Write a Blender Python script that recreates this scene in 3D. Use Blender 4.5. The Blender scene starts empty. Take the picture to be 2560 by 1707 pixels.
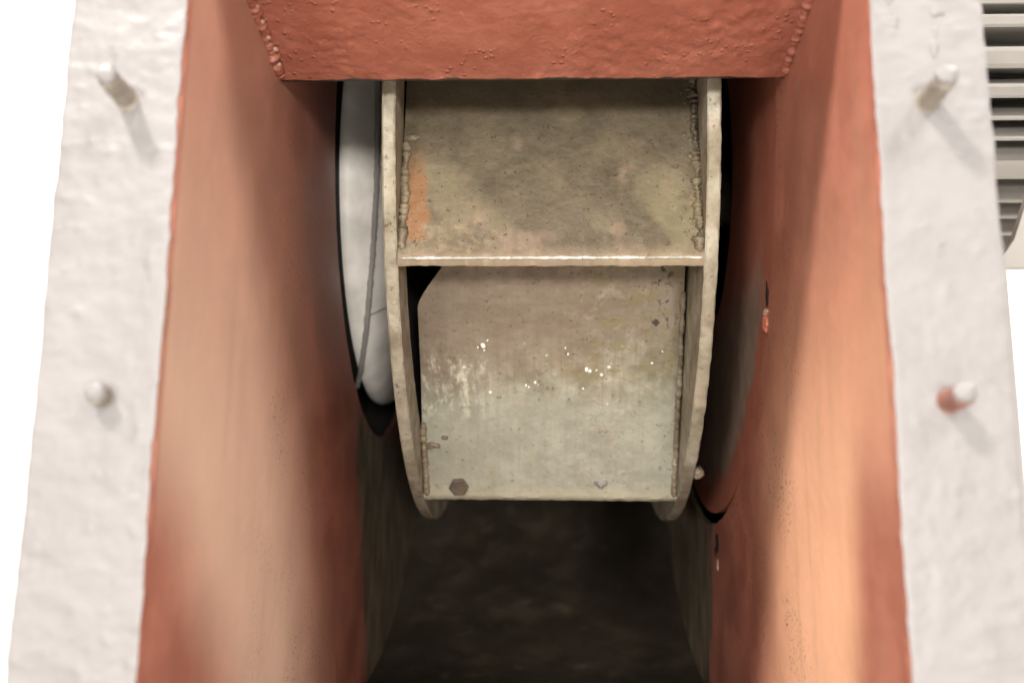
import bpy, bmesh, math, random
from mathutils import Vector, Matrix, noise
random.seed(7)
S = bpy.context.scene
COL = S.collection
# ---------------------------------------------------------------- camera
# X right, Y into the fan outlet (mouth plane is Y = 0), Z up along the mouth
CAMY = -0.3618
cam_d = bpy.data.cameras.new('camera')
cam = bpy.data.objects.new('camera', cam_d); COL.objects.link(cam)
cam_d.sensor_width = 36.0; cam_d.lens = 35.0
cam_d.clip_start = 0.01; cam_d.clip_end = 60
right = Vector((0.99927364, 0.03691932, 0.00944218))
up = Vector((-0.00239998, -0.18631379, 0.98248736))
fwd = Vector((-0.03803197, 0.98179638, 0.18608985))
m = Matrix((right, up, -fwd)).transposed().to_4x4()
m.translation = Vector((0, CAMY, 0))
cam.matrix_world = m
cam_d.dof.use_dof = True
cam_d.dof.focus_distance = 0.585
cam_d.dof.aperture_fstop = 5.6
S.camera = cam
# ---------------------------------------------------------------- world and lamps
S.view_settings.view_transform = 'Standard'
S.view_settings.look = 'None'
S.view_settings.exposure = 0.0
S.view_settings.gamma = 1.0
W = bpy.data.worlds.new('World'); S.world = W; W.use_nodes = True
bg = W.node_tree.nodes['Background']
bg.inputs[0].default_value = (1.0, 0.97, 0.92, 1); bg.inputs[1].default_value = 0.42

def area(name, loc, target, size, power, col):
    l = bpy.data.lights.new(name, 'AREA'); l.shape = 'DISK'; l.size = size
    l.energy = power; l.color = col
    o = bpy.data.objects.new(name, l); COL.objects.link(o)
    o.location = loc
    o.rotation_euler = (Vector(target) - Vector(loc)).to_track_quat('-Z', 'Y').to_euler()
    return o
T = Vector((0.12, 0.05, 0.05))
area('hall_or_fill_lamp', T - Vector((0.45, 0.55, -0.82)) * 3.0, T, 0.36, 195, (1.0, 0.93, 0.86))
T2 = Vector((-0.14, 0.10, 0.05))
area('hall_or_fill_lamp', T2 - Vector((-0.60, 0.62, -0.80)) * 2.6, T2, 0.8, 80, (1.0, 0.94, 0.88))
T3 = Vector((0.0, 0.3, 0.05))
area('hall_or_fill_lamp', (-0.45, -2.6, 1.0), T3, 1.2, 44, (1.0, 0.95, 0.86))
area('hall_or_fill_lamp', (-1.0, -2.6, -0.15), T3, 0.5, 34, (1.0, 0.94, 0.88))  # fill lamp added low on the left to lift the deep right wall
area('hall_or_fill_lamp', (0.42, -2.6, -0.12), T3, 0.35, 62, (1.0, 0.95, 0.88))  # fill lamp added low in front to brighten the inlet nozzle
for lx in (-2.2, 2.2): area('hall_or_fill_lamp', (lx, 0.9, 3.4), (lx * .6, 3.2, 0.2), 0.8, 300, (1.0, 0.97, 0.92))

# ---------------------------------------------------------------- helpers
def tag(o, label=None, cat=None, group=None, kind=None):
    if label: o['label'] = label
    if cat: o['category'] = cat
    if group: o['group'] = group
    if kind: o['kind'] = kind
    return o
def empty(name, loc=(0, 0, 0)):
    o = bpy.data.objects.new(name, None); COL.objects.link(o); o.location = loc
    o.empty_display_size = 0.05
    return o
def mesh(name, verts, faces, mat, parent=None, smooth=False, uv=None, weld=False):
    me = bpy.data.meshes.new(name)
    me.from_pydata([tuple(v) for v in verts], [], faces)
    if uv:
        l = me.uv_layers.new(name='UVMap')
        for lp in me.loops: l.data[lp.index].uv = uv[lp.vertex_index]
    bm = bmesh.new(); bm.from_mesh(me)
    if weld: bmesh.ops.remove_doubles(bm, verts=bm.verts, dist=1e-5)
    bmesh.ops.recalc_face_normals(bm, faces=bm.faces)
    bm.to_mesh(me); bm.free()
    me.materials.append(mat)
    if smooth:
        me.polygons.foreach_set('use_smooth', [True] * len(me.polygons))
    o = bpy.data.objects.new(name, me); COL.objects.link(o)
    if parent: o.parent = parent
    return o
def sharp(o, ang=35):
    me = o.data
    me.polygons.foreach_set('use_smooth', [True] * len(me.polygons))
    me.set_sharp_from_angle(angle=math.radians(ang))
    return o
def nz(v, s, seed=0.0, oct=3):
    return noise.fractal(Vector(v) * s + Vector((seed, seed * 1.7, -seed)), 1.0, 2.0, oct, noise_basis='PERLIN_ORIGINAL')
def box(name, x0, x1, y0, y1, z0, z1, mat, parent=None, bev=0.0):
    bm = bmesh.new(); bmesh.ops.create_cube(bm, size=1)
    for v in bm.verts:
        v.co = Vector(((x0 + x1) / 2 + v.co.x * (x1 - x0), (y0 + y1) / 2 + v.co.y * (y1 - y0), (z0 + z1) / 2 + v.co.z * (z1 - z0)))
    if bev: bmesh.ops.bevel(bm, geom=bm.edges[:], offset=bev, segments=2, affect='EDGES')
    me = bpy.data.meshes.new(name); bm.to_mesh(me); bm.free(); me.materials.append(mat)
    o = bpy.data.objects.new(name, me); COL.objects.link(o)
    if parent: o.parent = parent
    return o
def lathe(name, prof, mat, parent=None, n=160, c=(0, 0), closed=True, jit=0.0, a0=0.0, a1=360.0, ang=35):
    """turn a profile of (x, r) round the X axis through (y, z) = c"""
    vs = []; fs = []; k = len(prof)
    full = abs(a1 - a0) >= 359.9
    m_ = n if full else n + 1
    for i in range(m_):
        a = math.radians(a0 + (a1 - a0) * i / n)
        for (x, r) in prof:
            j = nz((x * 3, math.cos(a) * r, math.sin(a) * r), 130, 3.1) * jit if jit else 0
            rr = r + j
            vs.append((x + (j * .6), c[0] - rr * math.cos(a), c[1] - rr * math.sin(a)))
    for i in range(n):
        i2 = (i + 1) % m_
        for q in range(k if closed else k - 1):
            q2 = (q + 1) % k
            fs.append((i * k + q, i * k + q2, i2 * k + q2, i2 * k + q))
    return sharp(mesh(name, vs, fs, mat, parent), ang)
def bead(name, pts, r, mat, parent=None, lump=0.35, pitch=0.0035, seg=10, seed=1.0, squash=1.0):
    """a lumpy weld bead: a tube along pts whose radius ripples"""
    P = []
    for a, b in zip(pts[:-1], pts[1:]):
        a = Vector(a); b = Vector(b); n = max(2, int((b - a).length / 0.0007))
        for i in range(n): P.append(a.lerp(b, i / n))
    P.append(Vector(pts[-1]))
    vs = []; fs = []; L = 0
    for i, p in enumerate(P):
        t = (P[min(i + 1, len(P) - 1)] - P[max(i - 1, 0)]).normalized()
        s = t.orthogonal().normalized() if abs(t.x) > .9 else t.cross(Vector((1, 0, 0))).normalized()
        b2 = t.cross(s)
        if i: L += (p - P[i - 1]).length
        rip = 1 + lump * .6 * abs(math.sin(L / pitch * math.pi + nz(p, 60, seed) * 2)) + lump * nz(p, 220, seed) * 1.6
        end = min(1, (min(i, len(P) - 1 - i) / 4.0) ** .5) if len(P) > 8 else 1
        off = Vector((nz(p, 160, seed + 5), nz(p, 160, seed + 9), nz(p, 160, seed + 2))) * r * lump
        for k in range(seg):
            a = 2 * math.pi * k / seg
            d = s * math.cos(a) + b2 * math.sin(a)
            q = p + off + d * r * max(.05, rip * end)
            q += d * nz(q, 500, seed) * r * lump
            vs.append(q)
    n = len(P)
    for i in range(n - 1):
        for k in range(seg):
            fs.append((i * seg + k, i * seg + (k + 1) % seg, (i + 1) * seg + (k + 1) % seg, (i + 1) * seg + k))
    fs.append(tuple(range(seg))[::-1]); fs.append(tuple((n - 1) * seg + k for k in range(seg)))
    return mesh(name, vs, fs, mat, parent, smooth=True)
def blob(name, c, r, mat, parent=None, seed=0.0, sub=3, amp=.35, f=220):
    bm = bmesh.new(); bmesh.ops.create_icosphere(bm, subdivisions=sub, radius=1)
    for v in bm.verts:
        d = v.co.copy(); p = Vector((d.x * r[0], d.y * r[1], d.z * r[2])) 
        v.co = Vector(c) + p * (1 + amp * nz(p, f, seed + 3))
    me = bpy.data.meshes.new(name); bm.to_mesh(me); bm.free(); me.materials.append(mat)
    me.polygons.foreach_set('use_smooth', [True] * len(me.polygons))
    o = bpy.data.objects.new(name, me); COL.objects.link(o)
    if parent: o.parent = parent
    return o

# ---------------------------------------------------------------- material kit
class NT:
    def __init__(s, name, rough=.5, metal=0.0, spec=.5):
        s.m = bpy.data.materials.new(name); s.m.use_nodes = True
        s.t = s.m.node_tree; s.n = s.t.nodes
        s.b = s.n['Principled BSDF']
        s.b.inputs['Roughness'].default_value = rough
        s.b.inputs['Metallic'].default_value = metal
        s.b.inputs['Specular IOR Level'].default_value = spec
        tc = s.n.new('ShaderNodeTexCoord'); s.obj = tc.outputs['Object']; s.uv = tc.outputs['UV']
    def put(s, sock, v):
        if hasattr(v, 'links') or isinstance(v, bpy.types.NodeSocket): s.t.links.new(v, sock)
        else:
            if sock.type == 'RGBA' and len(v) == 3: v = (*v, 1)
            sock.default_value = v
    def mapv(s, vec, scale=(1, 1, 1), loc=(0, 0, 0)):
        n = s.n.new('ShaderNodeMapping'); s.put(n.inputs['Vector'], vec)
        n.inputs['Scale'].default_value = scale; n.inputs['Location'].default_value = loc
        return n.outputs[0]
    def noise(s, vec, scale, detail=4, rough=.55, dist=0.0):
        n = s.n.new('ShaderNodeTexNoise'); s.put(n.inputs['Vector'], vec)
        n.inputs['Scale'].default_value = scale; n.inputs['Detail'].default_value = detail
        n.inputs['Roughness'].default_value = rough; n.inputs['Distortion'].default_value = dist
        return n.outputs['Fac']
    def voro(s, vec, scale, feature='F1', rnd=1.0):
        n = s.n.new('ShaderNodeTexVoronoi'); n.feature = feature; s.put(n.inputs['Vector'], vec)
        n.inputs['Scale'].default_value = scale; n.inputs['Randomness'].default_value = rnd
        return n.outputs['Distance']
    def ramp(s, f, a, b, va=0.0, vb=1.0, smooth=True):
        n = s.n.new('ShaderNodeMapRange'); s.put(n.inputs['Value'], f)
        if smooth: n.interpolation_type = 'SMOOTHSTEP'
        n.inputs['From Min'].default_value = a; n.inputs['From Max'].default_value = b
        n.inputs['To Min'].default_value = va; n.inputs['To Max'].default_value = vb
        return n.outputs[0]
    def math(s, op, a, b=0.0, clamp=False):
        n = s.n.new('ShaderNodeMath'); n.operation = op; n.use_clamp = clamp
        s.put(n.inputs[0], a); s.put(n.inputs[1], b); return n.outputs[0]
    def mix(s, f, a, b):
        n = s.n.new('ShaderNodeMix'); n.data_type = 'RGBA'
        s.put(n.inputs[0], f); s.put(n.inputs[6], a); s.put(n.inputs[7], b); return n.outputs[2]
    def sep(s, v):
        n = s.n.new('ShaderNodeSeparateXYZ'); s.put(n.inputs[0], v); return n.outputs
    def bump(s, h, dist, strength=1.0, base=None):
        n = s.n.new('ShaderNodeBump'); s.put(n.inputs['Height'], h)
        n.inputs['Distance'].default_value = dist; n.inputs['Strength'].default_value = strength
        if base is not None: s.t.links.new(base, n.inputs['Normal'])
        return n.outputs[0]
    def out(s, color=None, rough=None, normal=None, metal=None):
        if color is not None: s.put(s.b.inputs['Base Color'], color)
        if rough is not None: s.put(s.b.inputs['Roughness'], rough)
        if metal is not None: s.put(s.b.inputs['Metallic'], metal)
        if normal is not None: s.t.links.new(normal, s.b.inputs['Normal'])
        return s.m

def mat_oxide(name, wall=0, bumpy=1.0):
    """red oxide primer; wall = -1 left panel, +1 right panel (pale light painted in near the mouth, bare steel far inside)"""
    k = NT(name, .42); v = k.obj
    n1 = k.noise(v, 22, 5); n2 = k.noise(v, 120, 4); n3 = k.noise(v, 700, 3)
    if wall: c = k.mix(k.ramp(n1, .35, .68), (.30, .108, .074), (.39, .150, .106))
    else: c = k.mix(k.ramp(n1, .35, .68), (.29, .095, .062), (.37, .136, .092))
    c = k.mix(k.ramp(n2, .50, .72, 0, .4), c, (.28, .085, .055))
    sx = k.sep(v)
    if wall:
        k_st = .18 if wall < 0 else .32
        # warm glow of light on the walls, painted into the primer colour
        # (a broad pale band; left red for the shade low at the mouth and deep inside)
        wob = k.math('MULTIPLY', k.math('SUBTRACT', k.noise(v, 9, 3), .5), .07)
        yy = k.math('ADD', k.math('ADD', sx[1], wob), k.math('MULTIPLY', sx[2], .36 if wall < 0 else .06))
        wall_glow = k.ramp(yy, .34 if wall < 0 else .29, .14 if wall < 0 else .13, 0, .96 if wall < 0 else .85)
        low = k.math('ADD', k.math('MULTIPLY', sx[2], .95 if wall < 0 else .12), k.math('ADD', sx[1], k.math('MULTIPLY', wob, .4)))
        front_shade = k.ramp(low, .085 if wall < 0 else .075, -.01 if wall < 0 else .035)
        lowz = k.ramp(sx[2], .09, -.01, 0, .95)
        wall_glow = k.math('MULTIPLY', wall_glow, k.math('SUBTRACT', 1.0, k.math('MULTIPLY', front_shade, lowz)))
        wall_glow = k.math('MULTIPLY', wall_glow, k.ramp(sx[2], .24 if wall < 0 else .17, -.05, .30 if wall < 0 else .06, 1.0))
        wall_glow = k.math('MULTIPLY', wall_glow, k.ramp(sx[1], .003, .008, .25, 1.0))
        c = k.mix(wall_glow, c, (.64, .45, .34) if wall < 0 else (.92, .53, .33))
        streak = k.noise(k.mapv(v, (1, 60, 5)), 1.0, 3)
        c = k.mix(k.ramp(streak, .5, .8, 0, k_st), c, (.34, .20, .13))
        speck = k.ramp(k.noise(v, 480, 2), .62, .66)
        zone = k.math('MULTIPLY', k.ramp(k.noise(v, 16, 2), .45, .6), k.ramp(sx[1], .11 if wall < 0 else .09, .17))
        c = k.mix(k.math('MULTIPLY', speck, k.math('MULTIPLY', zone, .8)), c, (.05, .02, .012))
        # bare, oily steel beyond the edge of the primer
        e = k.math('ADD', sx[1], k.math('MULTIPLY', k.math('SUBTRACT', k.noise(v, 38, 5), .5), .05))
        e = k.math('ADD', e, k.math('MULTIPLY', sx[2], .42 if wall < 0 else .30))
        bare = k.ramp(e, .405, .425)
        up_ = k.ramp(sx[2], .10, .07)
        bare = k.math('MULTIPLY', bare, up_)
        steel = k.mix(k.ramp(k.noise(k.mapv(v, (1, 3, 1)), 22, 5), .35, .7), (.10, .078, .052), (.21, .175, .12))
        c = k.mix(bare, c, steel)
    else:
        chip = k.ramp(k.noise(v, 260, 4, .6), .66, .72, 0, .55)
        c = k.mix(k.math('MULTIPLY', chip, k.ramp(k.noise(v, 26, 2), .46, .6)), c, (.55, .36, .30))
    h = k.math('ADD', k.math('MULTIPLY', n2, .9), k.math('MULTIPLY', n3, .25))
    cr = k.voro(k.mapv(v, (1, 1, 1)), 240)
    if wall: cr = k.math('ADD', cr, k.ramp(k.sep(v)[1], .17, .10))
    h = k.math('ADD', h, k.math('MULTIPLY', k.math('MULTIPLY', k.ramp(cr, 0, .35, 1, 0), k.ramp(k.noise(v, 30, 2), .5, .62)), .8))
    nb = k.bump(h, .0012 * bumpy, .8)
    return k.out(c, k.ramp(n1, .3, .7, .36, .52), nb)

def mat_zinc(name, uv=False, lower=False, dirt=.5, base=((.27, .245, .17), (.54, .52, .42))):
    k = NT(name, .5, .08); v = k.uv if uv else k.obj
    st = k.mapv(v, (300, 14, 1)) if uv else k.mapv(v, (60, 60, 60))
    n1 = k.noise(v, 34, 9, .68); n2 = k.noise(v, 150, 5, .6); ns = k.noise(st, 1, 4)
    c = k.mix(k.ramp(n1, .34, .66), base[0], base[1])
    c = k.mix(k.ramp(k.noise(v, 15, 4), .5, .68, 0, .5), c, (.27, .225, .13))       # ochre bloom
    c = k.mix(k.ramp(k.noise(k.mapv(v, loc=(3, 1, 0)), 34, 4), .56, .72, 0, .4), c, (.36, .245, .18))  # pinkish rust film
    c = k.mix(k.ramp(ns, .42, .75, 0, .40), c, (.12, .092, .058))
    pit = k.ramp(k.noise(v, 330, 3, .6), .655, .70)
    pz = k.ramp(k.noise(k.mapv(v, loc=(7, 2, 1)), 42, 3), .46, .62)
    c = k.mix(k.math('MULTIPLY', k.math('MULTIPLY', pit, pz), .85), c, (.10, .072, .048))
    c = k.mix(k.ramp(k.noise(k.mapv(v, loc=(5, 5, 2)), 70, 6, .7), .42, .70, .0, .42), c, (.13, .10, .06))
    big = k.math('MULTIPLY', k.ramp(k.noise(v, 190, 4, .65), .63, .68), k.ramp(k.noise(k.mapv(v, loc=(1, 9, 4)), 30, 2), .50, .62))
    c = k.mix(k.math('MULTIPLY', big, .8), c, (.11, .075, .055))
    h = k.math('ADD', k.math('MULTIPLY', n2, .6), k.math('MULTIPLY', k.math('MAXIMUM', pit, big), -.6))
    rough = k.ramp(n2, .3, .7, .44, .66)
    if uv:
        s_ = k.sep(v); wob = k.math('MULTIPLY', k.math('SUBTRACT', k.noise(v, 60, 4), .5), .016)
        ux = k.math('ADD', s_[0], wob); vy = k.math('ADD', s_[1], wob)
        if not lower:
            # orange rust run beside the left hand weld
            o_ = k.math('MULTIPLY', k.ramp(ux, -.0690, -.0735), k.math('MULTIPLY', k.ramp(vy, .008, .014), k.ramp(vy, .075, .045)))
            c = k.mix(k.math('MULTIPLY', o_, .75), c, (.26, .115, .04))
            crust = k.math('MULTIPLY', k.ramp(k.noise(v, 100, 6, .7), .48, .66), k.math('MULTIPLY', k.ramp(ux, -.015, -.04), k.ramp(vy, .045, .02)))
            c = k.mix(k.math('MULTIPLY', crust, .6), c, (.30, .22, .13))
            ye = k.math('MULTIPLY', k.ramp(k.noise(k.mapv(v, loc=(4, 4, 0)), 36, 3), .44, .6), k.math('MULTIPLY', k.ramp(ux, .015, .04), k.ramp(vy, .06, .03)))
            c = k.mix(k.math('MULTIPLY', ye, .4), c, (.24, .215, .11))
            b_ = k.ramp(vy, .010, .0, 0, .3)
            c = k.mix(b_, c, (.36, .26, .17))
            top_shade = k.ramp(vy, .05, .12, 0, .6)  # shade towards the top of the blade, painted as a darker colour
            c = k.mix(top_shade, c, (.075, .06, .042))
        else:
            top = k.ramp(k.math('ADD', vy, k.math('MULTIPLY', ux, -.25)), .075, .125, 0, .75)
            c = k.mix(top, c, (.19, .14, .10))
            cl = k.math('MULTIPLY', k.ramp(vy, .095, .06), .55)
            c = k.mix(cl, c, (.33, .34, .285))
            # clusters of cement-like crust
            cr = k.math('MULTIPLY', k.ramp(k.noise(v, 85, 6, .6), .48, .80), k.math('MULTIPLY', k.ramp(ux, -.005, .03), k.ramp(ux, .075, .05)))
            c = k.mix(k.math('MULTIPLY', cr, .7), c, (.40, .33, .26))
            ol = k.math('MULTIPLY', k.ramp(k.noise(k.mapv(v, loc=(8, 3, 0)), 60, 6, .7), .44, .64), k.math('MULTIPLY', k.ramp(ux, .0, .03), k.ramp(vy, .075, .10)))
            c = k.mix(k.math('MULTIPLY', ol, .8), c, (.19, .16, .075))
            bl = k.math('MULTIPLY', k.ramp(k.noise(v, 150, 4, .6), .54, .60), k.math('MULTIPLY', k.math('MULTIPLY', k.ramp(ux, .064, .068), k.ramp(ux, .078, .074)), k.ramp(vy, .118, .126)))
            c = k.mix(bl, c, (.05, .035, .025))
            h = k.math('ADD', h, k.math('MULTIPLY', cr, .5))
            # white paint specks
            w = k.ramp(k.math('ADD', k.voro(v, 130), k.math('MULTIPLY', k.noise(v, 400, 2), .12)), .24, .19)
            wz = k.math('MULTIPLY', k.ramp(k.noise(v, 45, 2), .54, .58), k.math('MULTIPLY', k.ramp(vy, .062, .072), k.ramp(vy, .118, .100)))
            c = k.mix(k.math('MULTIPLY', w, wz), c, (.85, .84, .74))
            # rubbed bright metal
            rub = k.math('MULTIPLY', k.ramp(k.noise(k.mapv(v, (150, 70, 1)), 1, 8, .75), .47, .66), k.math('MULTIPLY', k.ramp(ux, -.030, -.055), k.math('MULTIPLY', k.ramp(vy, .055, .07), k.ramp(vy, .115, .095))))
            c = k.mix(k.math('MULTIPLY', rub, .7), c, (.66, .65, .52))
            green = k.math('MULTIPLY', k.ramp(k.noise(k.mapv(v, (60, 14, 1)), 1, 3), .58, .74), k.ramp(vy, .09, .05))
            c = k.mix(k.math('MULTIPLY', green, .6), c, (.24, .245, .14))
            edge = k.ramp(vy, .012, .002, 0, .4)
            c = k.mix(edge, c, (.45, .40, .27))
    nb = k.bump(h, .0014, .8)
    return k.out(c, rough, nb)

def mat_paint(name, col, mott=.06, bumpd=.0006, scale=260, rough=.33):
    k = NT(name, rough); v = k.obj
    n1 = k.noise(v, 30, 4); n2 = k.noise(v, scale, 4)
    d = tuple(x * (1 - mott * 2.2) for x in col)
    c = k.mix(k.ramp(n1, .35, .7), d, col)
    nb = k.bump(n2, bumpd, .6)
    return k.out(c, k.ramp(n1, .3, .7, rough - .06, rough + .12), nb)

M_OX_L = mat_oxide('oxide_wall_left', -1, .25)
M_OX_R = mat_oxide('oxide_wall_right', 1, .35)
M_OX = mat_oxide('oxide_primer', 0, 1.3)
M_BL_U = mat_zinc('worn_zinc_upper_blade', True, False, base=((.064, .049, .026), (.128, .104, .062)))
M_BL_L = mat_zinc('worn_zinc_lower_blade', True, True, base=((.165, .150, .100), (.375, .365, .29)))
M_ZN = mat_zinc('worn_zinc', base=((.24, .21, .15), (.38, .35, .27)))
M_RIM = mat_zinc('worn_zinc_rim', base=((.24, .21, .15), (.44, .415, .335)))
M_BOLT0 = mat_zinc('dark_slag', base=((.06, .042, .03), (.17, .13, .095)))
M_EDGE = mat_zinc('bright_cut_edge', base=((.30, .29, .23), (.80, .80, .74)))
M_WELD = mat_zinc('weld_metal', base=((.12, .088, .06), (.33, .28, .21)))
M_DWELD = mat_zinc('dirty_weld_metal', base=((.045, .033, .022), (.19, .155, .105)))
M_FL = mat_paint('pale_grey_paint', (.180, .171, .171), .05, .0005, 200, .48)
M_STUD = mat_paint('painted_stud', (.27, .235, .20), .10, .0003, 500)
M_REDSTUD = mat_paint('red_painted_stud', (.28, .13, .10), .15, .0003, 500)
M_BAND_SEAM = mat_paint('shade_band_seam_paint', (.27, .255, .235), .1, .0003, 300, .7)  # for the imitated shadow band and the real seam of the nozzle
M_NOZ = mat_paint('nozzle_paint', (.84, .80, .75), .12, .0016, 70, .5)
M_MOT = mat_paint('motor_grey_paint', (.25, .238, .22), .05, .0003, 300, .4)
M_MOTGAP = mat_paint('motor_gap_shade', (.035, .031, .025), .1, .0003, 300, .5)  # near black, to paint the shade between the cooling fins
M_BLACK = mat_paint('black_cavity_steel', (.012, .010, .009), .1, .0002, 300, .7)

def mat_scroll():
    k = NT('oily_bare_steel', .5, .1); v = k.obj
    c = k.mix(k.ramp(k.noise(v, 22, 7, .6, .2), .45, .72), (.036, .028, .020), (.062, .049, .033))
    c = k.mix(k.ramp(k.noise(k.mapv(v, loc=(2, 0, 5)), 38, 6, .65, .3), .56, .76, 0, .6), c, (.12, .105, .082))
    return k.out(c, k.ramp(k.noise(v, 40, 3), .3, .7, .42, .65), k.bump(k.noise(v, 160, 4), .0006, .6))
M_SCR = mat_scroll()
def mat_cover():
    k = NT('shaft_cover_paint', .5); v = k.obj       # primed red near its rim, bare grey brown inside
    s_ = k.sep(v)
    r = k.math('SQRT', k.math('ADD', k.math('POWER', s_[1], 2.0), k.math('POWER', s_[2], 2.0)))
    r = k.math('ADD', r, k.math('MULTIPLY', k.math('SUBTRACT', k.noise(v, 30, 4), .5), .035))
    red = k.mix(k.ramp(k.noise(v, 40, 4), .35, .7), (.50, .15, .095), (.58, .20, .125))
    gry = k.mix(k.ramp(k.noise(v, 40, 4), .35, .7), (.27, .185, .14), (.37, .27, .21))
    low_ = k.ramp(s_[2], -.09, -.14)
    red = k.mix(.35, red, (.20, .09, .06))
    return k.out(k.mix(k.math('MULTIPLY', k.ramp(r, .238, .222), low_), red, gry), .5, k.bump(k.noise(v, 300, 3), .0005, .6))
M_COV = mat_cover()
def mat_wall():
    k = NT('white_hall_wall_paint', .7); v = k.obj
    c = k.mix(k.ramp(k.noise(v, 2.5, 5), .3, .7), (.86, .85, .81), (.92, .91, .88))
    return k.out(c, .7, k.bump(k.noise(v, 20, 4), .004, .4))
M_WALL = mat_wall()
M_GAP_SHADE = mat_paint('gap_shade_black', (.014, .011, .009), .1, .0002, 300, .7)  # black that paints the dark gap inside the shroud ring

# ---------------------------------------------------------------- the setting
hall = box('wall', -6, 6, 3.2, 3.3, -1.2, 4.0, M_WALL); tag(hall, kind='structure')
def mat_floor():
    k = NT('pale_concrete', .6); v = k.obj
    c = k.mix(k.ramp(k.noise(v, 4, 6), .3, .7), (.50, .48, .44), (.62, .60, .56))
    return k.out(c, .6, k.bump(k.noise(v, 60, 4), .002, .4))
fl_ = box('floor', -6, 6, -5, 3.19, -1.3, -1.2, mat_floor()); tag(fl_, kind='structure')

# ---------------------------------------------------------------- fan housing
XL, XR = -0.1457, 0.1243           # inner faces of the side panels
AY, AZ = 0.4172, 0.2660            # the impeller's axis, parallel to X
CY, CZ = 0.4647, 0.2991            # centre of the spiral and of the inlet
ZT, ZB = 0.268, -0.185             # mouth top and bottom
house = empty('fan_housing', (0, 0, 0))
tag(house, 'open fan outlet with pale grey flange and red primed inner walls', 'fan housing')

def flange_bar(x0, x1, z0, z1, step, lump, seed, th=0.006):
    """front face is a dense grid so that the runs and lumps of the thick paint are real"""
    nx = max(2, int((x1 - x0) / step)); nzz = max(2, int((z1 - z0) / step))
    vs = []; fs = []
    for j in range(nzz + 1):
        for i in range(nx + 1):
            x = x0 + (x1 - x0) * i / nx; z = z0 + (z1 - z0) * j / nzz
            ed = min(i, nx - i) * (x1 - x0) / nx
            p = Vector((x, 0, z))
            a = nz((x * 1.0, 0, z * 1.5), 92, seed, 3)
            b = nz((x, 0, z), 300, seed + 4, 3)
            wv = nz((x, 0, z), 22, seed + 8, 2)
            drop = max(0, nz((x, 0, z), 150, seed + 11, 2) - .28) * 1.8
            h = lump * (a * .9 + b * .12 + wv * .6 + drop)
            r = max(0, 1 - ed / .0008); h -= .0003 * r * r
            jit = nz((0, 0, z), 90, seed + (20 if i < nx / 2 else 30), 4) * .0006 + nz((0, 0, z), 14, seed + (20 if i < nx / 2 else 30), 2) * .0007
            vs.append((x + (jit if i in (0, nx) else 0), -h, z))
    K = (nx + 1)
    for j in range(nzz):
        for i in range(nx): fs.append((j * K + i, j * K + i + 1, (j + 1) * K + i + 1, (j + 1) * K + i))
    base = len(vs)
    ring = [i for i in range(nx + 1)] + [j * K + nx for j in range(1, nzz + 1)] + [nzz * K + i for i in range(nx - 1, -1, -1)] + [j * K for j in range(nzz - 1, 0, -1)]
    for q in ring: vs.append((vs[q][0], th, vs[q][2]))
    n = len(ring)
    for q in range(n): fs.append((ring[q], ring[(q + 1) % n], base + (q + 1) % n, base + q))
    fs.append(tuple(base + q for q in range(n)))
    o = mesh('flange_bar', vs, fs, M_FL, house)
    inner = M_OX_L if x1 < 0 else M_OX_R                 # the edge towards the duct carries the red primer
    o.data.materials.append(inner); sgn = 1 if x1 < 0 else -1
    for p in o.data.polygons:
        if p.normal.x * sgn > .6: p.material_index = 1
    return sharp(o, 60)
FL0, FR1 = -0.1925, 0.1672
flange_bar(FL0, XL - .0001, ZB - .04, ZT + .045, .0011, .00052, 1.3)
flange_bar(XR + .0001, FR1, ZB - .04, ZT + .045, .0011, .00036, 7.7)
flange_bar(XL + .001, XR - .001, ZT + .0005, ZT + .045, .003, .0006, 4.1)
flange_bar(XL + .001, XR - .001, ZB - .04, ZB - .0045, .003, .0006, 5.1)

# studs left in the flange: short threaded pins, thick with paint
def stud(x, z, L, mat, r=.0040, tilt=(0, 0), thick=1.0):
    n = 20; rows = 26; vs = []; fs = []
    for j in range(rows + 1):
        t = j / rows; y = .001 - (L + .001) * t
        rr = r * (1 + .05 * math.sin(j * math.pi * .9)) * thick
        if t < .14: rr *= 1 + (.14 - t) * 3.2
        if t > .9: rr *= 1 - (t - .9) * 3
        for k in range(n):
            a = 2 * math.pi * k / n
            q = rr * (1 + .12 * nz((math.cos(a), math.sin(a), j * .3 + x * 50), 1.3, z * 40))
            vs.append((x + q * math.cos(a) + tilt[0] * t, y, z + q * math.sin(a) + tilt[1] * t))
    for j in range(rows):
        for k in range(n): fs.append((j * n + k, j * n + (k + 1) % n, (j + 1) * n + (k + 1) % n, (j + 1) * n + k))
    fs.append(tuple(range(n))[::-1]); fs.append(tuple(rows * n + k for k in range(n)))
    return mesh('stud', vs, fs, mat, house, smooth=True)
for x, z, L, mt, tl, lb in [(-.1668, .1655, .0165, M_STUD, (-.001, .0015), 'long painted stud'),
                        (-.1664, .0478, .0060, M_STUD, (0, 0), 'short stub of a stud buried in paint'),
                        (.1436, .1620, .0180, M_STUD, (.0008, .0015), 'long painted stud'),
                        (.1436, .0470, .0110, M_REDSTUD, (.0015, .001), 'stud with red primer showing on its side'),
                        (-.166, -.071, .012, M_STUD, (0, 0), None), (.1436, -.071, .012, M_STUD, (0, 0), None),
                        (-.166, .2830, .014, M_STUD, (0, 0), None), (.1436, .2830, .014, M_STUD, (0, 0), None)]:
    s_ = stud(x, z, L, mt, tilt=tl)
    if lb: s_['label'] = lb
    cap = blob('paint_cap', (x + tl[0], -L - .0002, z + tl[1] + .0007), (.0042, .0016, .0036), M_FL, s_, x * 9, 3, .25)
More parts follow.
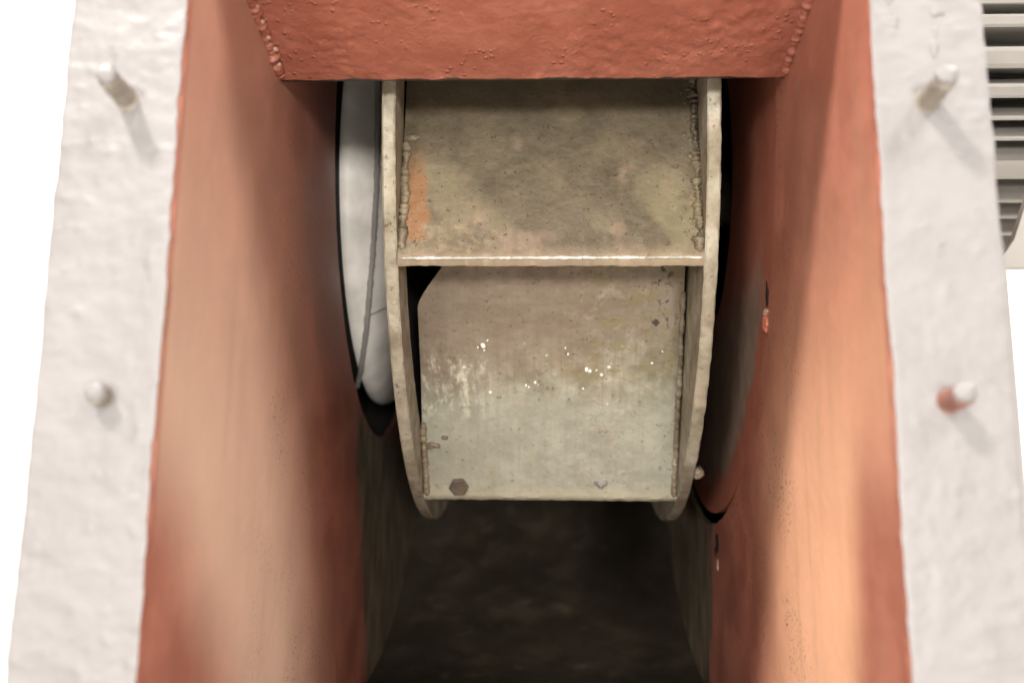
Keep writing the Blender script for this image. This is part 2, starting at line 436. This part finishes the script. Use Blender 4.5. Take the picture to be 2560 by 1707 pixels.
# drip of paint below the upper right stud and pimples on the right flange
for i, (x, z, r, t) in enumerate([(.1478, .1835, .0016, 2.2), (.1486, .1905, .0013, 2.0), (.1492, .1990, .0018, 1.3), (.1484, .2075, .0015, 1.5), (.1515, .1985, .0012, .7), (.1320, .2060, .0026, 1.6), (.1330, .1950, .0020, 1.4),
                               (.1450, .1220, .0009, 2.6), (.1452, .1060, .0022, .8), (.1430, .1045, .0014, .9), (.1478, .1050, .0016, .6)]):
    blob('paint_drip', (x, .0002, z), (r, r * .42, r * t), M_FL, house, i * 2.2, 3, .45, 260)

def side_panel(name, x0, x1, cy, cz, R, mat):
    """a sheet with a round opening of radius R"""
    Y0, Y1, Z0, Z1 = .0030, .86, ZB, .72
    n = 220; rows = 8; vs = []; fs = []
    for s, x in enumerate((x0, x1)):
        for i in range(n):
            a = 2 * math.pi * i / n; c_, s__ = math.cos(a), math.sin(a)
            tY = ((Y1 - cy) / c_ if c_ > 0 else (Y0 - cy) / c_) if abs(c_) > 1e-9 else 1e9
            tZ = ((Z1 - cz) / s__ if s__ > 0 else (Z0 - cz) / s__) if abs(s__) > 1e-9 else 1e9
            t = min(tY, tZ); Rj = R + nz((c_ * 3, s__ * 3, 0), 6, 2.2) * .0009
            for j in range(rows + 1):
                q = Rj + (t - Rj) * (j / rows)
                vs.append((x, cy + q * c_, cz + q * s__))
    K = rows + 1; B = n * K
    # the four corners
    for i in range(n):
        i2 = (i + 1) % n
        for j in range(rows):
            a, b, c_, d = i * K + j, i * K + j + 1, i2 * K + j + 1, i2 * K + j
            fs.append((a, b, c_, d)); fs.append((B + d, B + c_, B + b, B + a))
        fs.append((i * K, i2 * K, B + i2 * K, B + i * K))
        fs.append((i * K + rows, B + i * K + rows, B + i2 * K + rows, i2 * K + rows))
    return mesh(name, vs, fs, mat, house)
side_panel('side_panel', XL - .004, XL, CY + .013, CZ - .013, .2090, M_OX_L)['label'] = 'left side panel, red primer with a painted pale glow'
side_panel('side_panel', XR, XR + .004, AY, AZ, .2600, M_OX_R)['label'] = 'right side panel, red primer with a painted orange glow'

M_SPAT = mat_paint('spattered_primer', (.42, .26, .21), .1, .0003, 400, .3)
# tongue plate: the slanted ceiling of the mouth that ends in the rough cut lip
def sheet(name, prof, x0, x1, th, mat, parent, nx=120, lump=0.0, lipjag=0.0, seed=2.0):
    """prof: (y, z) from front to back; the visible side is below / inside"""
    P = []
    for a, b in zip(prof[:-1], prof[1:]):
        L = math.hypot(b[0] - a[0], b[1] - a[1]); n = max(1, int(L / (.0018 if lump else .02)))
        for i in range(n): P.append((a[0] + (b[0] - a[0]) * i / n, a[1] + (b[1] - a[1]) * i / n))
    P.append(prof[-1]); k = len(P); vs = []; fs = []
    for side in (0, 1):
        for j, (y, z) in enumerate(P):
            t = Vector((0, P[min(j + 1, k - 1)][0] - P[max(j - 1, 0)][0], P[min(j + 1, k - 1)][1] - P[max(j - 1, 0)][1])).normalized()
            nrm = Vector((0, t.z, -t.y))
            for i in range(nx + 1):
                x = x0 + (x1 - x0) * i / nx
                p = Vector((x, y, z))
                if side == 0 and lump:
                    patch = max(0, min(1, (nz((x, y, z), 26, seed + 30, 2) + .08) * 3.5)) * .75 + .25
                    h = lump * patch * (nz((x * .75, y, z), 170, seed, 4) + .5 * nz((x, y, z), 420, seed + 3, 2) + .5 * nz((x, y, z), 45, seed + 6, 2))
                    p += nrm * h
                if lipjag and j >= k - 2:
                    q = nz((x, 0, 0), 70, seed + 12, 4) * lipjag
                    p += t * q
                vs.append(p - nrm * th * side)
    N = (nx + 1); B = k * N
    for j in range(k - 1):
        for i in range(nx):
            a, b, c_, d = j * N + i, j * N + i + 1, (j + 1) * N + i + 1, (j + 1) * N + i
            fs.append((a, b, c_, d)); fs.append((B + d, B + c_, B + b, B + a))
        fs.append((j * N, (j + 1) * N, B + (j + 1) * N, B + j * N))
        fs.append((j * N + nx, B + j * N + nx, B + (j + 1) * N + nx, (j + 1) * N + nx))
    for i in range(nx):
        fs.append((i, B + i, B + i + 1, i + 1))
        r_ = (k - 1) * N; fs.append((r_ + i, r_ + i + 1, B + r_ + i + 1, B + r_ + i))
    return sharp(mesh(name, vs, fs, mat, parent), 55)
tng = sheet('tongue_plate', [(.0060, .2665), (.1345, .2370)], XL + .0002, XR - .0002, .005, M_OX, house, 260, .0008, .0013)
tng['label'] = 'lumpy red primed ceiling plate with rough cut lip'
bead('weld_bead', [(XL + .0012, .010, .2650), (XL + .0012, .132, .2370)], .0025, M_OX, house, .38, .0110, seed=2.0)
bead('weld_bead', [(XR - .0012, .010, .2650), (XR - .0012, .130, .2375)], .0022, M_OX, house, .38, .0090, seed=5.0)
for i in range(8):                 # pale spatter of paint on the left bead
    t = .30 + i * .085
    blob('paint_spatter', (XL + .0040 + random.uniform(-.001, .002), .010 + .122 * t, .2640 - .0280 * t + random.uniform(-.001, .0008)),
         (.0014, .0016, .0011), M_SPAT, house, i * 1.3, 2, .4, 400)

# scroll sheet behind and round the impeller, running out into the floor of the mouth
sp = []
for i in range(97):
    t = i / 96; a = math.radians(190.6 - 297.6 * t)          # from the lip over the top, the back, down to the bottom
    r = .336 + .105 * t ** 3
    sp.append((CY + r * math.cos(a), CZ + r * math.sin(a)))
sp += [(sp[-1][0] - .10, sp[-1][1] - .012), (.10, -.165), (.006, ZB + .001)]
sc = sheet('scroll_sheet', sp[::-1], XL, XR, .004, M_SCR, house, 12)
sc['label'] = 'dark oily steel scroll sheet at the back'
# right: round cover plate set in the opening of the panel, with a dark slit below it
cov = lathe('shaft_cover', [(.0, .2555), (.0, .112), (.004, .112), (.004, .2555)], M_COV, house, 200)
cov.location = (XR + .0030, AY - .0015, AZ + .0040); cov['label'] = 'round cover plate, red at its rim and grey brown inside'
lathe('cavity_box', [(XR + .0042, .325), (XR + .034, .325), (XR + .034, .0), (XR + .032, .0), (XR + .032, .321), (XR + .0042, .321)], M_BLACK, house, 96, (AY + .03, AZ + .03))
# left: opening with the inlet nozzle behind it, closed off by the dark inlet box
NY, NZ_ = CY + .008, CZ - .020
lathe('inlet_sleeve', [(-.189, 0.1545), (-.1462, 0.1545), (-.1462, 0.1515), (-.189, 0.1515)], M_BLACK, house, 120, (NY, NZ_))
noz = lathe('inlet_nozzle', [(-.1462, 0.1495), (-.1490, 0.1730), (-.146, 0.1745), (-.1415, 0.1735), (-.136, 0.1700), (-.129, 0.1625), (-.121, 0.1545), (-.112, 0.1490), (-.104, 0.1465),
                             (-.104, 0.1445), (-.112, 0.1470), (-.121, 0.1475), (-.1455, 0.1475)], M_NOZ, house, 200, (NY, NZ_), ang=60)
noz.scale = (1, 1, 1)
noz['label'] = 'pale painted round inlet nozzle with an axial seam'
bead('nozzle_shade_band', [(-.1267, .3150, .350), (-.1267, .3148, .3343), (-.1246, .3097, .298), (-.124, .3108, .2653), (-.1245, .3152, .2406), (-.1264, .323, .2138), (-.129, .3331, .1906),
                    (-.1327, .3461, .1678), (-.1366, .3612, .148), (-.1408, .3758, .1342), (-.1466, .3971, .1208), (-.1548, .426, .1113)], .0020, M_BAND_SEAM, noz, .12, seed=9, pitch=.03)['label'] = 'thin dark tube imitating a soft shadow down the nozzle'  # added tube in place of a soft shadow across the nozzle
bead('nozzle_seam', [(x_, NY - r_ * math.cos(math.radians(47)), NZ_ - r_ * math.sin(math.radians(47))) for x_, r_ in ((-.1475, .1738), (-.136, .1698), (-.112, .1490))], .00045, M_BAND_SEAM, noz, .4, seed=3)
lathe('inlet_box', [(-.152, .262), (-.190, .262), (-.190, .0), (-.188, .0), (-.188, .258), (-.1500, .258)], M_BLACK, house, 96, (CY, CZ - .006))
lathe('inlet_collar', [(-.1905, .250), (-.262, .250), (-.262, .286), (-.2690, .286), (-.2690, .243), (-.1905, .243)], M_FL, house, 160, (CY, CZ + .01))

# chips in the primer of the right wall with a fresh red run under each
for i, (y, z, w, h) in enumerate([(.1985, .1330, .0036, .0066), (.3955, -.0080, .0075, .0070), (.4035, -.0135, .005, .004)]):
    blob('paint_chip', (XR - .00005, y, z), (.0005, w, h), M_BLACK, house, 3.3 + i * 4, 3, .6, 260)
M_RUN = mat_paint('thick_red_paint_run', (.50, .17, .11), .1, .0003, 400, .25)
M_RUN2 = mat_paint('scraped_primer', (.55, .33, .27), .1, .0003, 400, .4)
blob('paint_run', (XR - .0004, .2035, .1180, ), (.0018, .0048, .0050), M_RUN, house, 1.1, 3, .35)
blob('paint_run', (XR - .0004, .2020, .1238, ), (.0013, .0055, .0022), M_RUN2, house, 2.1, 3, .35)
blob('paint_run', (XR - .0002, .3980, -.0240), (.0007, .0045, .0050), M_RUN2, house, 6.1, 3, .5)

# ---------------------------------------------------------------- impeller
imp = empty('impeller', (0, AY, AZ))
tag(imp, 'dirty zinc coloured impeller with flat blades between two discs inside the housing', 'impeller')
RO, XI, XO = .2577, .0873, .0950
sh = lathe('shroud_ring', [(-XI, RO - .0008), (-XI, .2255), (-XO, .2255), (-XO, RO - .0008), (-XO + .001, RO), (-XI - .001, RO)], M_RIM, imp, 520, jit=.0005)
lathe('shroud_shade_ring', [(-.0962, .2254), (-.0962, .118), (-.0985, .115), (-.0985, .2254)], M_GAP_SHADE, imp, 160)  # black ring added to keep the gap inside the shroud ring dark
sh['label'] = 'front shroud ring on the left'
bd = lathe('back_disc', [(XO, .045), (XI, .045), (XI, RO - .0008), (XI + .001, RO), (XO - .001, RO), (XO, RO - .0008)], M_RIM, imp, 520, jit=.0005)
bd['label'] = 'back disc on the right'
lathe('hub', [(-.03, .0), (-.03, .05), (.02, .05), (.03, .07), (XI, .075), (XI, .0)], M_DWELD, imp, 64, closed=False)
lathe('shaft', [(-.05, .0), (-.05, .022), (.150, .022), (.150, .0)], M_DWELD, imp, 40, closed=False)

def blade(phi, dirv, L, mat, chamf, x0=-XI, x1=XI, th=.003, taper=0.0, curve=0.0, nxy=(110, 90), seed=1.0):
    """phi: angle below the -Y axis of the outer edge; dirv: (y, z) direction of the plate, inwards from the rim"""
    pr = math.radians(phi); P0 = Vector((0, -RO * math.cos(pr), -RO * math.sin(pr))) * .9985
    d = Vector((0, *dirv)).normalized(); n = Vector((0, -d.z, d.y))      # n points to the front
    if n.y > 0: n = -n
    tang = Vector((0, math.sin(pr), -math.cos(pr)))
    if tang.dot(n) > 0: tang = -tang
    back0 = tang * (th / abs(tang.dot(n)))
    nx, nv = nxy; vs = []; uv = []; fs = []
    for side in (0, 1):
        for j in range(nv + 1):
            v = L * j / nv
            a, b = x0, x1
            if v > chamf[1]: a = x0 + chamf[0]
            c0, c1, cv0, cv1 = chamf[2], chamf[3], chamf[1], L
            lx = x0 + chamf[0] * min(1, v / max(1e-6, chamf[1]))
            if v > c0:
                q = (v - c0) / (L - c0); lx += chamf[3] * (math.sqrt(q * q + .03) - .173) * 1.16
            rx = x1 - chamf[4] * min(1, v / L)
            for i in range(nx + 1):
                x = lx + (rx - lx) * i / nx
                p = P0 + d * v + n * (curve * (v / L) ** 2)
                p.x = x
                if side == 0: p += n * (.00022 * nz((x, v, 0), 120, seed, 3) + .00035 * nz((x, v, 0), 22, seed + 1, 2))
                else:
                    p += back0 * (1 - j / nv) + (-n * th) * (j / nv)
                if j == 0: p += d * nz((x, 0, 0), 160, seed + 6, 3) * .0005
                vs.append(p); uv.append((x, v))
    N = nx + 1; B = (nv + 1) * N
    for j in range(nv):
        for i in range(nx):
            a, b, c_, e = j * N + i, j * N + i + 1, (j + 1) * N + i + 1, (j + 1) * N + i
            fs.append((a, b, c_, e)); fs.append((B + e, B + c_, B + b, B + a))
        fs.append((j * N, (j + 1) * N, B + (j + 1) * N, B + j * N)); fs.append((j * N + nx, B + j * N + nx, B + (j + 1) * N + nx, (j + 1) * N + nx))
    for i in range(nx):
        fs.append((i, B + i, B + i + 1, i + 1)); r_ = nv * N; fs.append((r_ + i, r_ + i + 1, B + r_ + i + 1, B + r_ + i))
    o = sharp(mesh('blade', vs, fs, mat, imp, uv=uv), 40)
    return o, P0, d, n
def on(P0, d, n, x, v, h=0.0): 
    p = P0 + d * v + n * h; p.x = x; return p
# upper blade
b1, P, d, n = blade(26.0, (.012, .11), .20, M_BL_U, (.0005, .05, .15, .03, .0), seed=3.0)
b1['label'] = 'upper blade, rust stained on its left and dark at its top'
bead('weld_bead', [on(P, d, n, -XI + .0022, .004, .0002), on(P, d, n, -XI + .0026, .072, .0002)], .0023, M_WELD, b1, .4, .0042, seed=4)
blob('weld_bead', on(P, d, n, -XI + .0050, .0755, 0), (.0042, .0014, .0022), M_DWELD, b1, 3, 3, .7)
bead('weld_bead', [on(P, d, n, XI - .0022, .003, .0002), on(P, d, n, XI - .0024, .125, -.0002)], .0017, M_DWELD, b1, .9, .0028, seed=8)
for q in range(60):
    blob('weld_spatter', on(P, d, n, XI - abs(random.gauss(0, .0045)) - .001, random.uniform(.01, .125), .0001), (random.uniform(.0005, .0016), .0006, random.uniform(.0005, .0014)), M_DWELD, b1, q * 1.9, 2, .6, 500)
bead('edge_bead', [on(P, d, n, -XI + .001, -.0010, -.0004), on(P, d, n, XI - .001, -.0006, -.0005)], .0008, M_EDGE, b1, .30, .0040, seed=6)
# lower blade
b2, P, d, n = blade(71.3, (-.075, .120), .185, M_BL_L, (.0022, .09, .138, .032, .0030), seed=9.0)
b2['label'] = 'lower blade, pale and scraped, with a hexagon bolt head near its outer edge'
bead('weld_bead', [on(P, d, n, -XI + .0020, .001, .0002), on(P, d, n, -XI + .0022, .058, .0002)], .0019, M_WELD, b2, .35, .0050, seed=14)
bead('weld_bead', [on(P, d, n, XI - .0022, .001, .0002), on(P, d, n, XI - .0028, .150, -.0004)], .0016, M_WELD, b2, .28, .0090, seed=18)
blob('weld_spatter', on(P, d, n, -XI + .0070, .041, 0), (.0040, .0010, .0034), M_BOLT0, b2, 5, 3, .9, 420)
blob('weld_spatter', on(P, d, n, -XI + .0165, .046, 0), (.0022, .0006, .0015), M_BOLT0, b2, 8, 3, .5)
blob('weld_spatter', on(P, d, n, -XI + .0040, .066, 0), (.0022, .0010, .0030), M_RIM, b2, 11, 3, .7)
M_SPL = mat_paint('white_paint_splash', (.74, .73, .64), .03, .0002, 600, .3)
for i, (px, py, q) in enumerate([(1110, 785, 2.6), (1099, 792, .9), (1121, 776, .9), (1113, 798, .8), (1345, 840, 1.9), (1368, 843, .8), (1297, 793, .8), (1303, 806, .9), (1255, 828, .4),
                                 (1207, 878, 1.1), (1214, 882, .8), (1235, 877, .5), (1338, 886, .9), (1066, 836, .8), (1515, 800, .6)]):
    blob('paint_splash', on(P, d, n, (px - 1262) / 2240 * .645, (1152 - py) / 455 * .141, .0002), (q * .00072, .00025, q * .0010), M_SPL, b2, i * 3.1, 2, .6, 900)
def hex_head(p, d, n, r, h, mat, parent):
    bm = bmesh.new(); ex = Vector((1, 0, 0)); vs = []
    ringz = [(r, -.0004), (r, h * .75), (r * .86, h), (r * .5, h * .92)]
    rr = []
    for (q, z) in ringz: rr.append([bm.verts.new(p + ex * (q * math.cos(math.radians(60 * i + 4))) + d * (q * math.sin(math.radians(60 * i + 4))) + n * z) for i in range(6)])
    for a, b in zip(rr[:-1], rr[1:]):
        for i in range(6): bm.faces.new((a[i], a[(i + 1) % 6], b[(i + 1) % 6], b[i]))
    bm.faces.new(rr[-1]); bmesh.ops.recalc_face_normals(bm, faces=bm.faces)
    me = bpy.data.meshes.new('bolt_head'); bm.to_mesh(me); bm.free(); me.materials.append(mat)
    o = bpy.data.objects.new('bolt_head', me); COL.objects.link(o); o.parent = parent; return o
M_BOLT = mat_zinc('rusty_bolt', base=((.05, .036, .03), (.11, .085, .07)))
hex_head(on(P, d, n, -.0625, .0085), d, n, .0068, .0030, M_BOLT, b2)
blob('weld_spatter', on(P, d, n, .0345, .0125, .0001), (.0046, .0008, .0036), mat_zinc('dull_grey_plug', base=((.08, .08, .075), (.15, .15, .14))), b2, 21, 3, .5)
# lump of weld left as a balance weight on the outside of the back disc
blob('balance_weld', (XO + .002, -RO * math.cos(math.radians(64)), -RO * math.sin(math.radians(64)) + .004), (.0045, .0050, .0045), M_WELD, imp, 2, 3, .5)
# the other blades, out of sight behind
proto = None
for kq in range(7):
    ph = 124 + 37.5 * kq
    if proto is None:
        pr = math.radians(ph); 
        rad = Vector((math.cos(pr), math.sin(pr))); ta = Vector((-math.sin(pr), math.cos(pr)))
        dd = rad * .62 - ta * -.55
        dd = rad * .62 + Vector((-rad.y, rad.x)) * .55
        proto = blade(ph, (dd.x, dd.y), .11, M_ZN, (.003, .06, .12, .02, .0), nxy=(12, 10), seed=2.0)[0]
        ph0 = ph; ob = proto
    else:
        ob = proto.copy(); COL.objects.link(ob); ob.parent = imp
        ob.rotation_euler = (math.radians(ph - ph0), 0, 0)

# ---------------------------------------------------------------- motor to the right, behind the flange
MY, MZ = .36, .345
mot = empty('electric_motor', (.19, MY, MZ))
tag(mot, 'grey electric motor with horizontal cooling fins beyond the right flange', 'motor')
lathe('body', [(0, 0), (0, .104), (.42, .104), (.42, 0)], M_MOTGAP, mot, 72, closed=False)
def fin(a, th, r0, r1, L0, L1):
    a = math.radians(a)                                  # angle below the direction towards the camera
    rad = Vector((0, -math.cos(a), -math.sin(a))); tn = Vector((0, math.sin(a), -math.cos(a)))
    vs = []
    for x, rr in ((L0, r1 * .97), (L0 + .012, r1), (L1, r1)):
        for r, t in ((r0, -th * .65), (rr - .001, -th * .5), (rr, -th * .3), (rr, th * .3), (rr - .001, th * .5), (r0, th * .65)):
            vs.append(rad * r + tn * t + Vector((x, 0, 0)))
    fs = []
    for s in range(2):
        for q in range(6): fs.append((s * 6 + q, s * 6 + (q + 1) % 6, (s + 1) * 6 + (q + 1) % 6, (s + 1) * 6 + q))
    fs.append(tuple(range(6))); fs.append(tuple(range(12, 18)))
    return mesh('cooling_fin', vs, fs, M_MOT, mot)
for a, th in [(-48, .005), (-35, .005), (-22, .005), (-10, .005), (0, .004), (7.2, .0028), (12.0, .0080), (21.3, .0130), (29.7, .0088), (36.8, .0028), (42.3, .0030), (51.5, .0140), (62, .0035), (68.5, .0035), (77, .004), (90, .004), (102, .004)]:
    fin(a, th, .100, .140, .0, .41)
lathe('end_shield', [(-.02, .0), (-.02, .09), (-.006, .118), (.006, .118), (.006, 0)], M_MOT, mot, 72, closed=False)

stand = empty('motor_stand', (.24, .12, -1.2))
tag(stand, 'pale steel stand with a curved cradle under the finned motor', 'stand')
def plate_arc(name, x0, x1, y0, y1, ztop_fn, z0, mat, parent, n=24):
    vs = []; fs = []
    for i in range(n + 1):
        x = x0 + (x1 - x0) * i / n; zt = ztop_fn(x)
        vs += [(x, y0, z0), (x, y0, zt), (x, y1, zt), (x, y1, z0)]
    for i in range(n):
        a = i * 4; b = a + 4
        for q in range(4): fs.append((a + q, a + (q + 1) % 4, b + (q + 1) % 4, b + q))
    fs.append((0, 1, 2, 3)); fs.append(tuple(n * 4 + q for q in range(4)))
    return mesh(name, vs, fs, mat, parent)
c1 = plate_arc('cradle', .2195, .42, .118, .124, lambda x: .1310 + .040 * min(1.6, max(0, (x - .2195) / .019)) ** 1.5, .1285, M_MOT, stand)
c1.matrix_parent_inverse = Matrix.Translation((-.24, -.12, 1.2))
p1 = box('post', .190, .2150, .10, .106, -1.2, .1280, M_MOT, stand, .001); p1.matrix_parent_inverse = Matrix.Translation((-.24, -.12, 1.2))
